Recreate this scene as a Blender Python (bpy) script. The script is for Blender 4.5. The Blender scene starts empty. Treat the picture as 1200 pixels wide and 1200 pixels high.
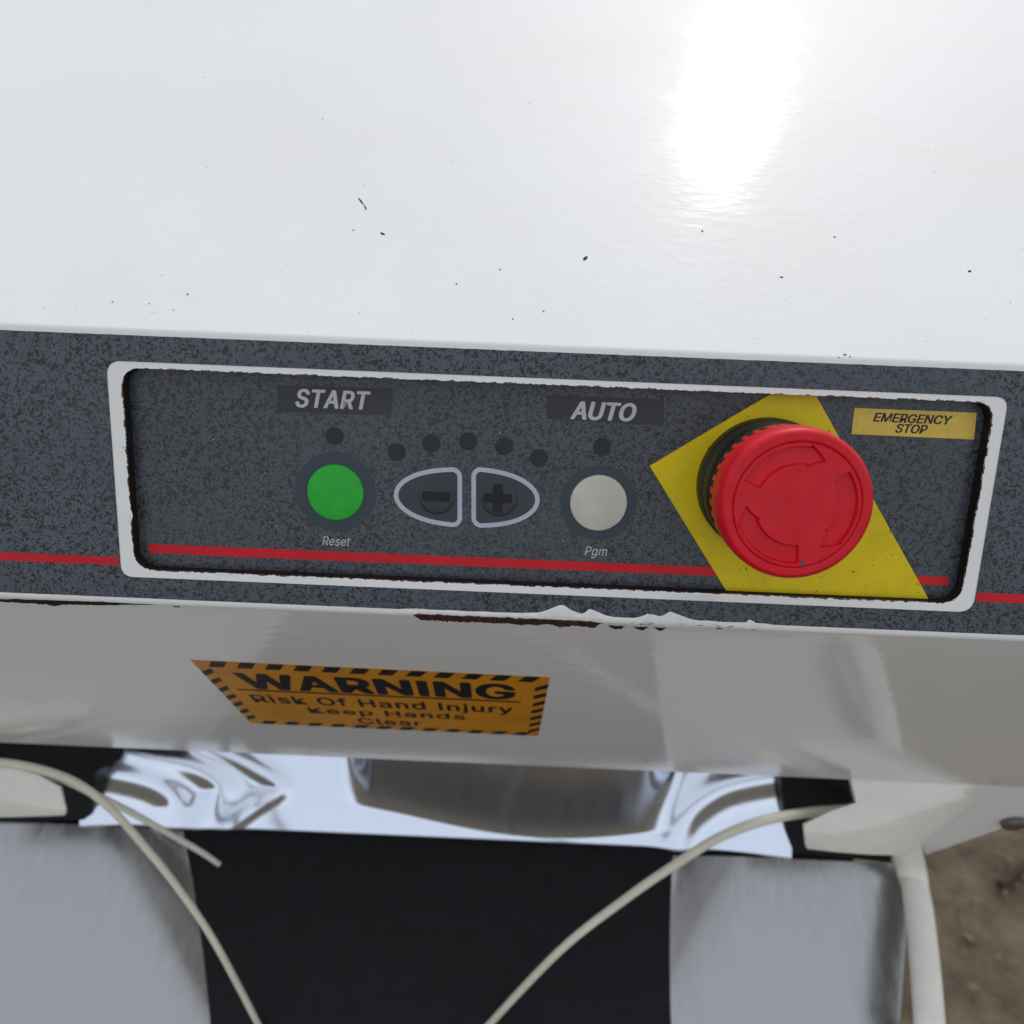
import bpy, bmesh, math, random
from mathutils import Vector, Matrix, noise

random.seed(7)
scene = bpy.context.scene
col = scene.collection
rad = math.radians

# ------------------------------------------------------------------ frame of the control panel
# panel coordinates (metres): X right, Y up along the panel, Z out of the panel
ALPHA = rad(22.5)                      # the panel leans back from the vertical
ORIGIN = Vector((0.0, 0.0, 1.12))
U = Vector((0, math.sin(ALPHA), math.cos(ALPHA)))
N = Vector((0, -math.cos(ALPHA), math.sin(ALPHA)))
def W(p):                              # panel coordinates -> world
    return ORIGIN + Vector((p[0], 0, 0)) + U * p[1] + N * p[2]

# ------------------------------------------------------------------ camera
FPX, CX, CY = 950.0, 600.0, 600.0      # focal length and centre in the photograph's pixels
th, ph, ro = rad(-12.53257), rad(0.38289), rad(2.29128)
RC = Matrix.Rotation(ph, 3, 'Y') @ Matrix.Rotation(th, 3, 'X') @ Matrix.Rotation(ro, 3, 'Z')
CAM = Vector((-0.00911276, 0.04313545, 0.225117))
cam_data = bpy.data.cameras.new('camera')
cam = bpy.data.objects.new('camera', cam_data); col.objects.link(cam)
B = Matrix(((1, 0, 0), (0, U.y, N.y), (0, U.z, N.z)))       # panel axes in world
cam.matrix_world = Matrix.Translation(W(CAM)) @ (B @ RC).to_4x4()
cam_data.sensor_width = 36.0
cam_data.lens = 36.0 * FPX / 1200.0
cam_data.clip_start = 0.01
cam_data.clip_end = 2000.0
cam_data.dof.use_dof = True
cam_data.dof.focus_distance = 0.232
cam_data.dof.aperture_fstop = 13.0
scene.camera = cam

def ray(px, py):
    return (RC @ Vector((px - CX, -(py - CY), -FPX))).normalized()
def on_plane(px, py, p0, n):           # photo pixel -> point of a plane (panel coordinates)
    d = ray(px, py); p0 = Vector(p0); n = Vector(n)
    return CAM + d * ((p0 - CAM).dot(n) / d.dot(n))
def P(px, py, z=0.0):
    return on_plane(px, py, (0, 0, z), (0, 0, 1))

# ------------------------------------------------------------------ light: hazy sun behind the machine, its glint lies on the hood
BETA = rad(72.0)                       # elevation of the hood top's normal
n_top = Vector((0, -math.cos(BETA), math.sin(BETA)))
v = (B @ ray(853, 128)).normalized()
sun_dir = v - 2 * v.dot(n_top) * n_top   # towards the sun
sun_el = math.asin(sun_dir.z); sun_az = math.atan2(sun_dir.x, sun_dir.y)
sd = bpy.data.lights.new('sun', 'SUN'); sd.energy = 0.55; sd.angle = rad(3.8); sd.color = (1.0, 0.95, 0.86)
sun = bpy.data.objects.new('sun', sd); col.objects.link(sun)
sun.rotation_euler = (-sun_dir).to_track_quat('-Z', 'Y').to_euler()
sun.location = (0, 3, 6)
world = bpy.data.worlds.new('World'); scene.world = world; world.use_nodes = True
wt = world.node_tree; wt.nodes.clear()
sky = wt.nodes.new('ShaderNodeTexSky'); sky.sky_type = 'NISHITA'; sky.sun_disc = False
sky.sun_elevation = sun_el; sky.sun_rotation = sun_az
sky.air_density = 1.0; sky.dust_density = 2.0; sky.ozone_density = 1.0
bg = wt.nodes.new('ShaderNodeBackground'); bg.inputs[1].default_value = 0.12
wo = wt.nodes.new('ShaderNodeOutputWorld')
hs = wt.nodes.new('ShaderNodeHueSaturation'); hs.inputs['Saturation'].default_value = 0.55
veil = wt.nodes.new('ShaderNodeMix'); veil.data_type = 'RGBA'; veil.inputs[0].default_value = 0.72   # thin even cloud over the whole sky
veil.inputs[7].default_value = (4.6, 4.75, 5.0, 1)
wt.links.new(sky.outputs[0], hs.inputs['Color']); wt.links.new(hs.outputs[0], veil.inputs[6])
wt.links.new(veil.outputs[2], bg.inputs[0]); wt.links.new(bg.outputs[0], wo.inputs[0])
scene.view_settings.view_transform = 'Standard'; scene.view_settings.look = 'None'
scene.view_settings.gamma = 1.0; scene.view_settings.exposure = 0.66
scene.render.engine = 'CYCLES'
scene.cycles.use_denoising = True
scene.cycles.sample_clamp_indirect = 6.0

# ------------------------------------------------------------------ materials
def srgb(r, g, b):
    f = lambda c: (c / 12.92 if c <= 0.04045 else ((c + 0.055) / 1.055) ** 2.4)
    return tuple(f(c / 255.0) for c in (r, g, b)) + (1.0,)
class Mat:
    def __init__(s, name, color=(0.8, 0.8, 0.8, 1), rough=0.5, metal=0.0, coat=0.0, coat_rough=0.05, spec=0.5):
        s.m = bpy.data.materials.new(name); s.m.use_nodes = True
        s.t = s.m.node_tree; s.b = s.t.nodes['Principled BSDF']
        i = s.b.inputs
        i['Base Color'].default_value = color; i['Roughness'].default_value = rough
        i['Metallic'].default_value = metal; i['Coat Weight'].default_value = coat
        i['Coat Roughness'].default_value = coat_rough; i['Specular IOR Level'].default_value = spec
        s.tc = s.t.nodes.new('ShaderNodeTexCoord')
    def new(s, kind): return s.t.nodes.new(kind)
    def link(s, a, b): s.t.links.new(a, b)
    def noise(s, scale, detail=2, rough=0.5, dist=0.0, stretch=None):
        n = s.new('ShaderNodeTexNoise')
        n.inputs['Scale'].default_value = scale; n.inputs['Detail'].default_value = detail
        n.inputs['Roughness'].default_value = rough; n.inputs['Distortion'].default_value = dist
        if stretch:
            mp = s.new('ShaderNodeMapping'); mp.inputs['Scale'].default_value = stretch
            s.link(s.tc.outputs['Object'], mp.inputs[0]); s.link(mp.outputs[0], n.inputs['Vector'])
        else:
            s.link(s.tc.outputs['Object'], n.inputs['Vector'])
        return n.outputs['Fac']
    def ramp(s, fac, stops):
        r = s.new('ShaderNodeValToRGB'); s.link(fac, r.inputs[0])
        e = r.color_ramp.elements
        while len(e) < len(stops): e.new(0.5)
        for k, (p, c) in enumerate(stops): e[k].position = p; e[k].color = c if len(c) == 4 else (*c, 1)
        return r.outputs[0]
    def mix(s, fac, a, b):
        m = s.new('ShaderNodeMix'); m.data_type = 'RGBA'
        for k, x in ((0, fac), (6, a), (7, b)):
            if hasattr(x, 'links'): s.link(x, m.inputs[k])
            else: m.inputs[k].default_value = x
        return m.outputs[2]
    def color(s, x): s.link(x, s.b.inputs['Base Color'])
    def rough(s, x): s.link(x, s.b.inputs['Roughness'])
    def bump(s, h, strength, dist, coat=True):
        b = s.new('ShaderNodeBump'); b.inputs['Strength'].default_value = strength
        b.inputs['Distance'].default_value = dist; s.link(h, b.inputs['Height'])
        s.link(b.outputs[0], s.b.inputs['Normal'])
        if coat: s.link(b.outputs[0], s.b.inputs['Coat Normal'])
g = lambda v: (v, v, v, 1)

def paint(name, base=(0.80, 0.80, 0.79, 1), rust=False):
    m = Mat(name, base, 0.22, 0, 0.0)
    c = m.mix(m.ramp(m.noise(14, 4, 0.6), [(0.35, g(0)), (0.75, g(1))]), base, (base[0] * 0.965, base[1] * 0.955, base[2] * 0.93, 1))
    specks = m.ramp(m.noise(620, 2, 0.5), [(0.755, g(0)), (0.78, g(1))])
    c = m.mix(specks, c, (0.42, 0.38, 0.33, 1))
    if rust:
        at = m.new('ShaderNodeAttribute'); at.attribute_name = 'edge'
        n1 = m.noise(520, 3, 0.6)
        add = m.new('ShaderNodeMath'); add.operation = 'MULTIPLY_ADD'
        m.link(at.outputs['Fac'], add.inputs[0]); add.inputs[1].default_value = 0.55; m.link(n1, add.inputs[2])
        k = m.ramp(add.outputs[0], [(0.985, g(0)), (1.03, g(1))])
        rc = m.ramp(m.noise(300, 2), [(0.4, (0.05, 0.02, 0.012, 1)), (0.6, (0.22, 0.07, 0.02, 1))])
        c = m.mix(k, c, rc)
    m.color(c)
    m.rough(m.ramp(m.noise(45, 3), [(0.3, g(0.07)), (0.7, g(0.10))]))
    m.bump(m.noise(260, 2, 0.5, 0, (0.55, 1, 1)), 0.35, 0.00022)
    return m.m

def speckle(name, base, dark, scale, lo, hi, tint, rough=0.42):
    m = Mat(name, base, rough)
    k = m.ramp(m.noise(scale, 2, 0.55, 1.3), [(lo, g(0)), (hi, g(1))])
    c0 = m.mix(m.ramp(m.noise(30, 3), [(0.35, g(0)), (0.7, g(1))]), base, tint)
    # hazy worn areas where the print is thinner
    k2 = m.new('ShaderNodeMath'); k2.operation = 'MULTIPLY'; m.link(k, k2.inputs[0])
    m.link(m.ramp(m.noise(22, 2), [(0.3, g(0.6)), (0.55, g(1))]), k2.inputs[1])
    dust = m.ramp(m.noise(760, 1, 0.5), [(0.80, g(0)), (0.83, g(1))])
    m.color(m.mix(dust, m.mix(k2.outputs[0], c0, dark), (0.38, 0.36, 0.32, 1)))
    m.bump(m.noise(1500, 2), 0.12, 0.00008)
    return m.m

M = {}
M['paint'] = paint('white_gloss_paint')
M['hood_paint'] = paint('white_gloss_paint_rusty_rim', rust=True)
M['decal'] = speckle('speckled_slate_decal', (0.062, 0.078, 0.098, 1), (0.010, 0.009, 0.009, 1), 820, 0.520, 0.555, (0.075, 0.092, 0.112, 1))
M['overlay'] = speckle('speckled_slate_overlay', (0.055, 0.068, 0.080, 1), (0.011, 0.011, 0.012, 1), 900, 0.505, 0.555, (0.066, 0.078, 0.088, 1), 0.38)
def plain(name, color, rough=0.4, var=0.12, vscale=120, coat=0.0, bump=0.0, metal=0.0, spec=0.3):
    m = Mat(name, color, rough, metal, coat, spec=spec)
    lo = tuple(c * (1 - var) for c in color[:3]) + (1,); hi = tuple(min(1, c * (1 + var)) for c in color[:3]) + (1,)
    m.color(m.ramp(m.noise(vscale, 4, 0.6), [(0.3, lo), (0.7, hi)]))
    if bump: m.bump(m.noise(vscale * 6, 2), 0.2, bump)
    return m.m
M['red_stripe'] = plain('red_print', (0.56, 0.006, 0.014, 1), 0.4)
M['halo'] = plain('dark_blue_print', (0.040, 0.054, 0.072, 1), 0.42, 0.06)
M['lamp'] = plain('smoked_window', (0.016, 0.017, 0.019, 1), 0.3, 0.25)
M['outline'] = plain('pale_blue_print', (0.43, 0.48, 0.54, 1), 0.42, 0.05)
M['keyface'] = plain('dark_key_face', (0.040, 0.050, 0.060, 1), 0.38, 0.06)
M['dome'] = plain('dark_key_dome', (0.036, 0.041, 0.045, 1), 0.3, 0.06)
M['black_print'] = plain('black_print', (0.010, 0.010, 0.010, 1), 0.45, 0.2)
M['grey_print'] = plain('grey_print', (0.50, 0.50, 0.50, 1), 0.45, 0.08, 900)
M['plate_film'] = plain('dark_label_film', (0.034, 0.034, 0.036, 1), 0.30, 0.12, 60)
M['green'] = plain('green_rubber_key', (0.020, 0.40, 0.034, 1), 0.38, 0.10, 160)
M['ivory'] = plain('ivory_rubber_key', (0.55, 0.535, 0.46, 1), 0.42, 0.10, 130)
def dirty(name, base, dirt, scale, lo, hi, rough):
    m = Mat(name, base, rough, spec=0.3)
    k = m.ramp(m.noise(scale, 4, 0.65), [(lo, g(0)), (hi, g(1))])
    s = m.ramp(m.noise(900, 2), [(0.72, g(0)), (0.75, g(1))])
    m.color(m.mix(s, m.mix(k, base, dirt), (0.06, 0.05, 0.02, 1)))
    return m.m
M['yellow'] = dirty('yellow_plastic', (0.74, 0.56, 0.004, 1), (0.60, 0.45, 0.004, 1), 70, 0.42, 0.75, 0.45)
M['label_yellow'] = dirty('faded_yellow_film', (0.70, 0.50, 0.080, 1), (0.60, 0.42, 0.075, 1), 160, 0.4, 0.7, 0.4)
M['orange'] = dirty('amber_sticker', (0.66, 0.27, 0.008, 1), (0.52, 0.21, 0.008, 1), 45, 0.4, 0.75, 0.40)
m = Mat('red_plastic', (0.48, 0.010, 0.020, 1), 0.36, spec=0.3)
m.color(m.ramp(m.noise(200, 4), [(0.3, (0.58, 0.003, 0.013, 1)), (0.7, (0.69, 0.005, 0.018, 1))]))
m.rough(m.ramp(m.noise(120, 3), [(0.3, g(0.30)), (0.7, g(0.46))]))
m.bump(m.noise(2600, 2), 0.18, 0.00005)
M['red'] = m.m
M['black_plastic'] = plain('black_plastic', (0.014, 0.014, 0.014, 1), 0.4, 0.3, 200)
M['rust'] = plain('bare_rusted_edge', (0.055, 0.021, 0.017, 1), 0.85, 0.7, 500, 0, 0.0003)
M['cut_edge'] = plain('shaded_rusty_cut_edge', (0.012, 0.009, 0.007, 1), 0.8, 0.5, 400)  # near-black colour holds the recess shade along with the rust
M['crack'] = plain('dirty_crack', (0.018, 0.016, 0.013, 1), 0.8, 0.4, 500)
M['film'] = plain('white_peeled_film', (0.74, 0.73, 0.70, 1), 0.35, 0.06, 300)
M['grit'] = plain('grey_grit', (0.10, 0.09, 0.08, 1), 0.9, 0.5, 2000)
M['cream'] = plain('cream_plastic_tube', (0.66, 0.63, 0.52, 1), 0.28, 0.06, 60)
M['arm'] = plain('cream_white_paint', (0.78, 0.76, 0.69, 1), 0.3, 0.05, 60)
M['gap_shade'] = plain('black_gap_shade', (0.005, 0.005, 0.007, 1), 0.5, 0.3, 80)  # even black used as painted shade for the mouth and side openings
M['gap_shade'].node_tree.nodes['Principled BSDF'].inputs['Specular IOR Level'].default_value = 0.22
M['bolt'] = plain('dull_zinc', (0.18, 0.17, 0.16, 1), 0.45, 0.2, 300, 0, 0, 0.8)
def steel(name, base, r0, r1):
    m = Mat(name, base, r0, 1.0)
    m.rough(m.ramp(m.noise(60, 4, 0.6, 0, (4, 1, 0.4)), [(0.3, g(r0)), (0.75, g(r1))]))
    m.bump(m.noise(30, 2, 0.5, 0, (1, 0.6, 0.6)), 0.05, 0.001)
    return m.m
M['steel'] = steel('polished_stainless', (0.70, 0.76, 0.87, 1), 0.12, 0.19)
M['wing'] = steel('satin_stainless', (0.42, 0.425, 0.435, 1), 0.20, 0.34)
m = Mat('brown_earth', (0.12, 0.085, 0.05, 1), 0.9)
m.color(m.ramp(m.noise(9, 8, 0.7), [(0.28, (0.046, 0.035, 0.023, 1)), (0.45, (0.115, 0.086, 0.054, 1)), (0.6, (0.18, 0.138, 0.088, 1)), (0.78, (0.26, 0.21, 0.15, 1))]))
m.bump(m.noise(40, 6, 0.7), 0.8, 0.02)
M['earth'] = m.m
M['leaf'] = plain('dry_leaf', (0.16, 0.115, 0.062, 1), 0.85, 0.6, 12)
M['twig'] = plain('dark_twig', (0.045, 0.032, 0.022, 1), 0.85, 0.4, 60)

# ------------------------------------------------------------------ object helpers
def link(name, verts, faces, mat, parent=None, world_coords=False, smooth=False, angle=None):
    me = bpy.data.meshes.new(name)
    me.from_pydata([tuple(v) if world_coords else tuple(W(v)) for v in verts], [], faces)
    me.materials.append(mat)
    o = bpy.data.objects.new(name, me); col.objects.link(o)
    if parent is not None: o.parent = parent
    if smooth or angle is not None:
        for p in me.polygons: p.use_smooth = True
        if angle is not None: me.set_sharp_from_angle(angle=angle)
    me.update()
    return o
def fix_normals(o):
    bm = bmesh.new(); bm.from_mesh(o.data); bmesh.ops.recalc_face_normals(bm, faces=bm.faces); bm.to_mesh(o.data); bm.free()
def slab(name, outline, mat, parent, t=0.0002, base=0.0, nrm=Vector((0, 0, 1)), bevel=0.0):
    """closed flat piece: outline = points on a plane (panel coordinates), raised by t along nrm"""
    n = len(outline)
    lo = [Vector(p) + nrm * base for p in outline]; hi = [Vector(p) + nrm * (base + t) for p in outline]
    if bevel:
        c = sum(hi, Vector()) / n
        mid = [Vector(p) + nrm * (base + t - bevel) for p in outline]
        hi = [h + (c - h).normalized() * bevel for h in hi]
        vs = lo + mid + hi
        fs = [tuple(range(2 * n, 3 * n)), tuple(reversed(range(n)))]
        for k in range(n):
            j = (k + 1) % n
            fs += [(k, j, n + j, n + k), (n + k, n + j, 2 * n + j, 2 * n + k)]
    else:
        vs = lo + hi
        fs = [tuple(range(n, 2 * n)), tuple(reversed(range(n)))] + [(k, (k + 1) % n, n + (k + 1) % n, n + k) for k in range(n)]
    o = link(name, vs, fs, mat, parent); fix_normals(o)
    return o
def disc(c, r, n=48):
    return [Vector((c[0] + r * math.cos(2 * math.pi * k / n), c[1] + r * math.sin(2 * math.pi * k / n), c[2])) for k in range(n)]
def lathe(name, c, prof, mat, parent, n=96, angle=rad(35)):
    """profile [(r, z)] about the panel normal through c"""
    vs, fs = [], []
    for r, z in prof:
        for k in range(n):
            a = 2 * math.pi * k / n
            vs.append(Vector((c[0] + r * math.cos(a), c[1] + r * math.sin(a), c[2] + z)))
    for i in range(len(prof) - 1):
        for k in range(n):
            j = (k + 1) % n
            fs.append((i * n + k, i * n + j, (i + 1) * n + j, (i + 1) * n + k))
    fs.append(tuple(range((len(prof) - 1) * n, len(prof) * n))); fs.append(tuple(reversed(range(n))))
    o = link(name, vs, fs, mat, parent, angle=angle); fix_normals(o); o.data.set_sharp_from_angle(angle=angle)
    return o
def tube(name, pts, radii, mat, parent, n=14, flat=1.0):
    pts = [Vector(p) for p in pts]
    vs, fs = [], []
    up = Vector((0, 0, 1))
    for i, p in enumerate(pts):
        t = (pts[min(i + 1, len(pts) - 1)] - pts[max(i - 1, 0)]).normalized()
        a = t.cross(up).normalized(); b = a.cross(t)
        for k in range(n):
            q = 2 * math.pi * k / n
            vs.append(p + a * math.cos(q) * radii[i] + b * math.sin(q) * radii[i] * flat)
    for i in range(len(pts) - 1):
        for k in range(n):
            j = (k + 1) % n
            fs.append((i * n + k, i * n + j, (i + 1) * n + j, (i + 1) * n + k))
    fs += [tuple(reversed(range(n))), tuple(range((len(pts) - 1) * n, len(pts) * n))]
    o = link(name, vs, fs, mat, parent, smooth=True); fix_normals(o)
    return o
def spline(pts, m=10):
    pts = [Vector(p) for p in pts]; out = []
    for i in range(len(pts) - 1):
        p0, p1, p2, p3 = pts[max(i - 1, 0)], pts[i], pts[i + 1], pts[min(i + 2, len(pts) - 1)]
        for k in range(m):
            t = k / m
            out.append(0.5 * ((2 * p1) + (p2 - p0) * t + (2 * p0 - 5 * p1 + 4 * p2 - p3) * t * t + (3 * p1 - p0 - 3 * p2 + p3) * t ** 3))
    return out + [pts[-1]]
import os
FONT = None
try:                                    # Blender's own interface typeface, a plain grotesque
    FONT = bpy.data.fonts.load(os.path.join(bpy.utils.resource_path('LOCAL'), 'datafiles', 'fonts', 'Inter.woff2'))
except Exception:
    FONT = None
def text_mesh(s, bold=0.0, shear=0.0, spacing=1.0):
    cu = bpy.data.curves.new('lettering', 'FONT'); cu.body = s.replace('I', '\u0399'); cu.font = FONT or cu.font; cu.shear = shear; cu.offset = bold
    cu.space_character = spacing; cu.resolution_u = 4; cu.fill_mode = 'FRONT'
    o = bpy.data.objects.new('lettering', cu); col.objects.link(o)
    bpy.context.view_layer.update()
    dg = bpy.context.evaluated_depsgraph_get()
    me = bpy.data.meshes.new_from_object(o.evaluated_get(dg))
    vs = [v.co.copy() for v in me.vertices]; fs = [tuple(p.vertices) for p in me.polygons]
    bpy.data.objects.remove(o); bpy.data.curves.remove(cu); bpy.data.meshes.remove(me)
    return vs, fs
CAPH = None
def lettering(s, left, right, up, mat, parent, lift, nrm, bold=0.0, shear=0.0, spacing=1.0, name='lettering'):
    """flat print: baseline from left to right (3-D points), cap height vector up"""
    global CAPH
    if CAPH is None:
        hv, _ = text_mesh('H'); CAPH = max(v.y for v in hv)
    vs0, fs0 = text_mesh(s, 0.0, shear, spacing)
    vs, fs = [], []
    # heavier strokes: the outline is widened by close layers a few micrometres apart
    shifts = [(0, 0)] if not bold else [(bold * math.cos(q), 0.55 * bold * math.sin(q)) for q in [2 * math.pi * k / 10 for k in range(10)]] + [(0.5 * bold * math.cos(q), 0.3 * bold * math.sin(q)) for q in [2 * math.pi * k / 6 for k in range(6)]] + [(0, 0)]
    for k, (sx, sy) in enumerate(shifts):
        b0 = len(vs)
        vs += [Vector((v.x + sx, v.y + sy, k * 0.0000025)) for v in vs0]
        fs += [tuple(i + b0 for i in f) for f in fs0]
    x0 = min(v.x for v in vs); x1 = max(v.x for v in vs)
    e = (right - left) / (x1 - x0)
    out = [left + e * (v.x - x0) + up * (v.y / CAPH) + nrm * (lift + v.z) for v in vs]
    return link(name, out, fs, mat, parent)

def tag(o, label=None, cat=None, group=None, kind=None):
    for k, x in (('label', label), ('category', cat), ('group', group), ('kind', kind)):
        if x: o[k] = x
    return o

# ------------------------------------------------------------------ setting: the ground
gv, gf = [], []
for r in range(2):
    for c in range(2): gv.append((-60 + 120 * c, -60 + 120 * r, 0))
ground = link('ground', gv, [(0, 1, 3, 2)], M['earth'], None, True)
tag(ground, 'bare brown earth under and around the machine', 'ground', kind='structure')

# ------------------------------------------------------------------ the machine
machine = bpy.data.objects.new('packing_machine', None); col.objects.link(machine)
machine.empty_display_size = 0.2
tag(machine, 'white machine with slate control panel, red emergency stop and steel chute below', 'machine')

# --- bent hood sheet: profile in (Y, Z) of the panel frame, from the back of the top down to the lower edge of the return
y_top = sum(P(x, 386 + 0.0413 * x).y for x in (100, 600, 1100)) / 3     # upper edge of the decal
y_bot = sum(P(x, 695 + 0.0402 * x).y for x in (100, 600, 1100)) / 3     # lower edge of the decal
a_top = BETA - ALPHA                                                     # turn of the top bend
d_ret = Vector((0, -0.66045, -0.75087))                                  # down the return
a_ret = math.atan2(-d_ret.z, -d_ret.y)                                   # turn of the fold
def arc(yc, zc, r, a0, a1, n):
    return [(yc + r * math.sin(a0 + (a1 - a0) * k / n), zc + r * math.cos(a0 + (a1 - a0) * k / n)) for k in range(n + 1)]
R1, R2 = 0.0018, 0.0022
yb1 = y_top + 0.0008
yb2 = y_bot - 0.0006
top_arc = arc(yb1, -R1, R1, a_top, 0, 14)
fold_arc = arc(yb2, -R2, R2, 0, -a_ret, 10)
HOOD_BACK = 0.42
ty, tz = top_arc[0]
dy, dz = math.cos(a_top), -math.sin(a_top)
top_flat = [(ty + dy * HOOD_BACK * k / 12, tz + dz * HOOD_BACK * k / 12) for k in range(12, 0, -1)]
fy, fz = fold_arc[-1]
# length of the return from the photograph's lower edge
q0 = Vector((0, fy, fz)); n_ret = Vector((0, -math.sin(math.pi / 2 - a_ret), 0))
n_ret = Vector((0, d_ret.z, -d_ret.y))                                   # outward normal of the return (faces down and out)
if n_ret.z < 0: n_ret = -n_ret
RET = sum((on_plane(x, 869 + 0.0455 * x, q0, n_ret) - q0).dot(d_ret) for x in (150, 500, 900)) / 3
print('return length', RET, 'sun elevation', math.degrees(sun_el), 'azimuth', math.degrees(sun_az))
ret_flat = [(fy + d_ret.y * RET * k / 16, fz + d_ret.z * RET * k / 16) for k in range(1, 17)]
prof = top_flat + top_arc + fold_arc + ret_flat
i_front = len(top_flat) + len(top_arc) - 1                               # segment that is the flat front
def on_sheet(px, py, lift=0.0):
    d = ray(px, py)
    for i in range(len(prof) - 1):
        a = Vector((0, *prof[i])); b = Vector((0, *prof[i + 1])); e = (b - a)
        n = Vector((0, -e.z, e.y)).normalized() * -1.0
        n = Vector((0, -e.z, e.y)); n.normalize()
        den = d.dot(n)
        if abs(den) < 1e-9: continue
        t = (a - CAM).dot(n) / den
        if t <= 0: continue
        h = CAM + d * t
        s = (h - a).dot(e) / e.dot(e)
        if -1e-6 <= s <= 1 + 1e-6:
            if n.dot(d) > 0: n = -n
            return h + n * lift
    return on_plane(px, py, q0, n_ret) + n_ret * lift

XL, XR = -0.46, 0.335
ZC = -0.0042                                     # depth of the recessed control panel
# window outlines from the photograph
def rounded(c, radii, n=10):
    """c: four corners TL TR BR BL; returns rounded outline, clockwise seen from the front"""
    out = []
    for k in range(4):
        p = c[k]; a = (c[k - 1] - p).normalized(); b = (c[(k + 1) % 4] - p).normalized(); r = radii[k]
        for i in range(n + 1):
            t = i / n
            # quadratic corner
            out.append((p + a * r) * (1 - t) ** 2 + p * 2 * t * (1 - t) + (p + b * r) * t * t)
    return out
outer_c = [P(124.5, 422.5), P(1182, 465.5), P(1139.5, 717.5), P(142.5, 675.5)]
inner_c = [P(141.5, 431.0), P(1166.5, 472.3), P(1125.5, 707.5), P(157.5, 667.3)]
decal_hole = rounded(outer_c, [0.0042, 0.0036, 0.0044, 0.0036])
hole0 = rounded(inner_c, [0.0055, 0.0060, 0.0060, 0.0062])
def resample(loop, step):
    out = []
    n = len(loop)
    for k in range(n):
        a, b = loop[k], loop[(k + 1) % n]
        m = max(1, int((b - a).length / step))
        out += [a + (b - a) * (i / m) for i in range(m)]
    return out
hole0 = resample(hole0, 0.0007)
def ragged(loop, off, amp):
    out = []
    n = len(loop)
    for k in range(n):
        t = (loop[(k + 1) % n] - loop[k - 1]).normalized(); nn = Vector((-t.y, t.x, 0))   # outward for a clockwise loop
        w = noise.noise(loop[k] * 900) * 0.6 + noise.noise(loop[k] * 260) * 0.6
        out.append(loop[k] + nn * (off + amp * w))
    return out
# dent in the left side of the rim
def dent(p):
    f = math.exp(-((p.y - P(140, 603).y) / 0.0024) ** 2) if p.x < -0.09 else 0.0
    return Vector((0.0008 * f, 0, 0.0005 * f))
hole_loops = [ragged(hole0, 0.0, 0.00016), ragged(hole0, 0.00028, 0.0001), ragged(hole0, 0.00075, 0.0)]
hole_loops = [[p + dent(p) * f_ for p in L] for L, f_ in zip(hole_loops, (1, 1, 0))]

bm = bmesh.new(); el = bm.verts.layers.float.new('edge')
xs = [XL + (XR - XL) * k / 24 for k in range(25)]
def strip(pr):
    rows = []
    for (y, z) in pr:
        rows.append([bm.verts.new(W((x, y, z))) for x in xs])
    for i in range(len(rows) - 1):
        for k in range(len(xs) - 1):
            bm.faces.new((rows[i][k], rows[i + 1][k], rows[i + 1][k + 1], rows[i][k + 1]))
    return rows
upper = strip(top_flat + top_arc); lower = strip(fold_arc + ret_flat)
outer_loop = upper[-1] + list(reversed(lower[0]))
hl = [[bm.verts.new(W(p)) for p in L] for L in hole_loops]
hc = [bm.verts.new(W(p + Vector((0, 0, -0.0005)))) for p in ragged(hole0, 0.0, 0.00006)]
hd = [bm.verts.new(W(p + Vector((0, 0, -0.0050)))) for p in hole0]
for v_ in hl[0] + hd + hc: v_[el] = 1.0
for v_ in hl[1]: v_[el] = 0.75
n_h = len(hl[0])
for A_, B_ in ((hd, hc), (hc, hl[0]), (hl[0], hl[1]), (hl[1], hl[2])):
    for k in range(n_h):
        j = (k + 1) % n_h
        bm.faces.new((A_[k], B_[k], B_[j], A_[j])).material_index = 1 if A_ is hd else 0
edges = []
for L in (outer_loop, hl[2]):
    for k in range(len(L)):
        a, b = L[k], L[(k + 1) % len(L)]
        edges.append(bm.edges.get((a, b)) or bm.edges.new((a, b)))
bmesh.ops.triangle_fill(bm, use_beauty=True, use_dissolve=False, edges=edges, normal=N)
bmesh.ops.recalc_face_normals(bm, faces=bm.faces)
me = bpy.data.meshes.new('hood'); bm.to_mesh(me); bm.free()
for p in me.polygons: p.use_smooth = True
me.set_sharp_from_angle(angle=rad(40))
me.materials.append(M['hood_paint']); me.materials.append(M['cut_edge'])
hood = bpy.data.objects.new('hood', me); col.objects.link(hood); hood.parent = machine
# turned-in hem along the lower edge of the return
ey, ez = prof[-1]
E = Vector((0, ey, ez))
hem = []
for x in (XL, XR):
    for dd, nn in ((0, 0), (0.0009, -0.0006), (0.0, -0.0016), (-0.02, -0.0016)):
        hem.append(Vector((x, ey, ez)) + d_ret * dd + n_ret * nn)
link('hem', hem, [(k, k + 1, k + 5, k + 4) for k in range(3)], M['paint'], hood)

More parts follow.
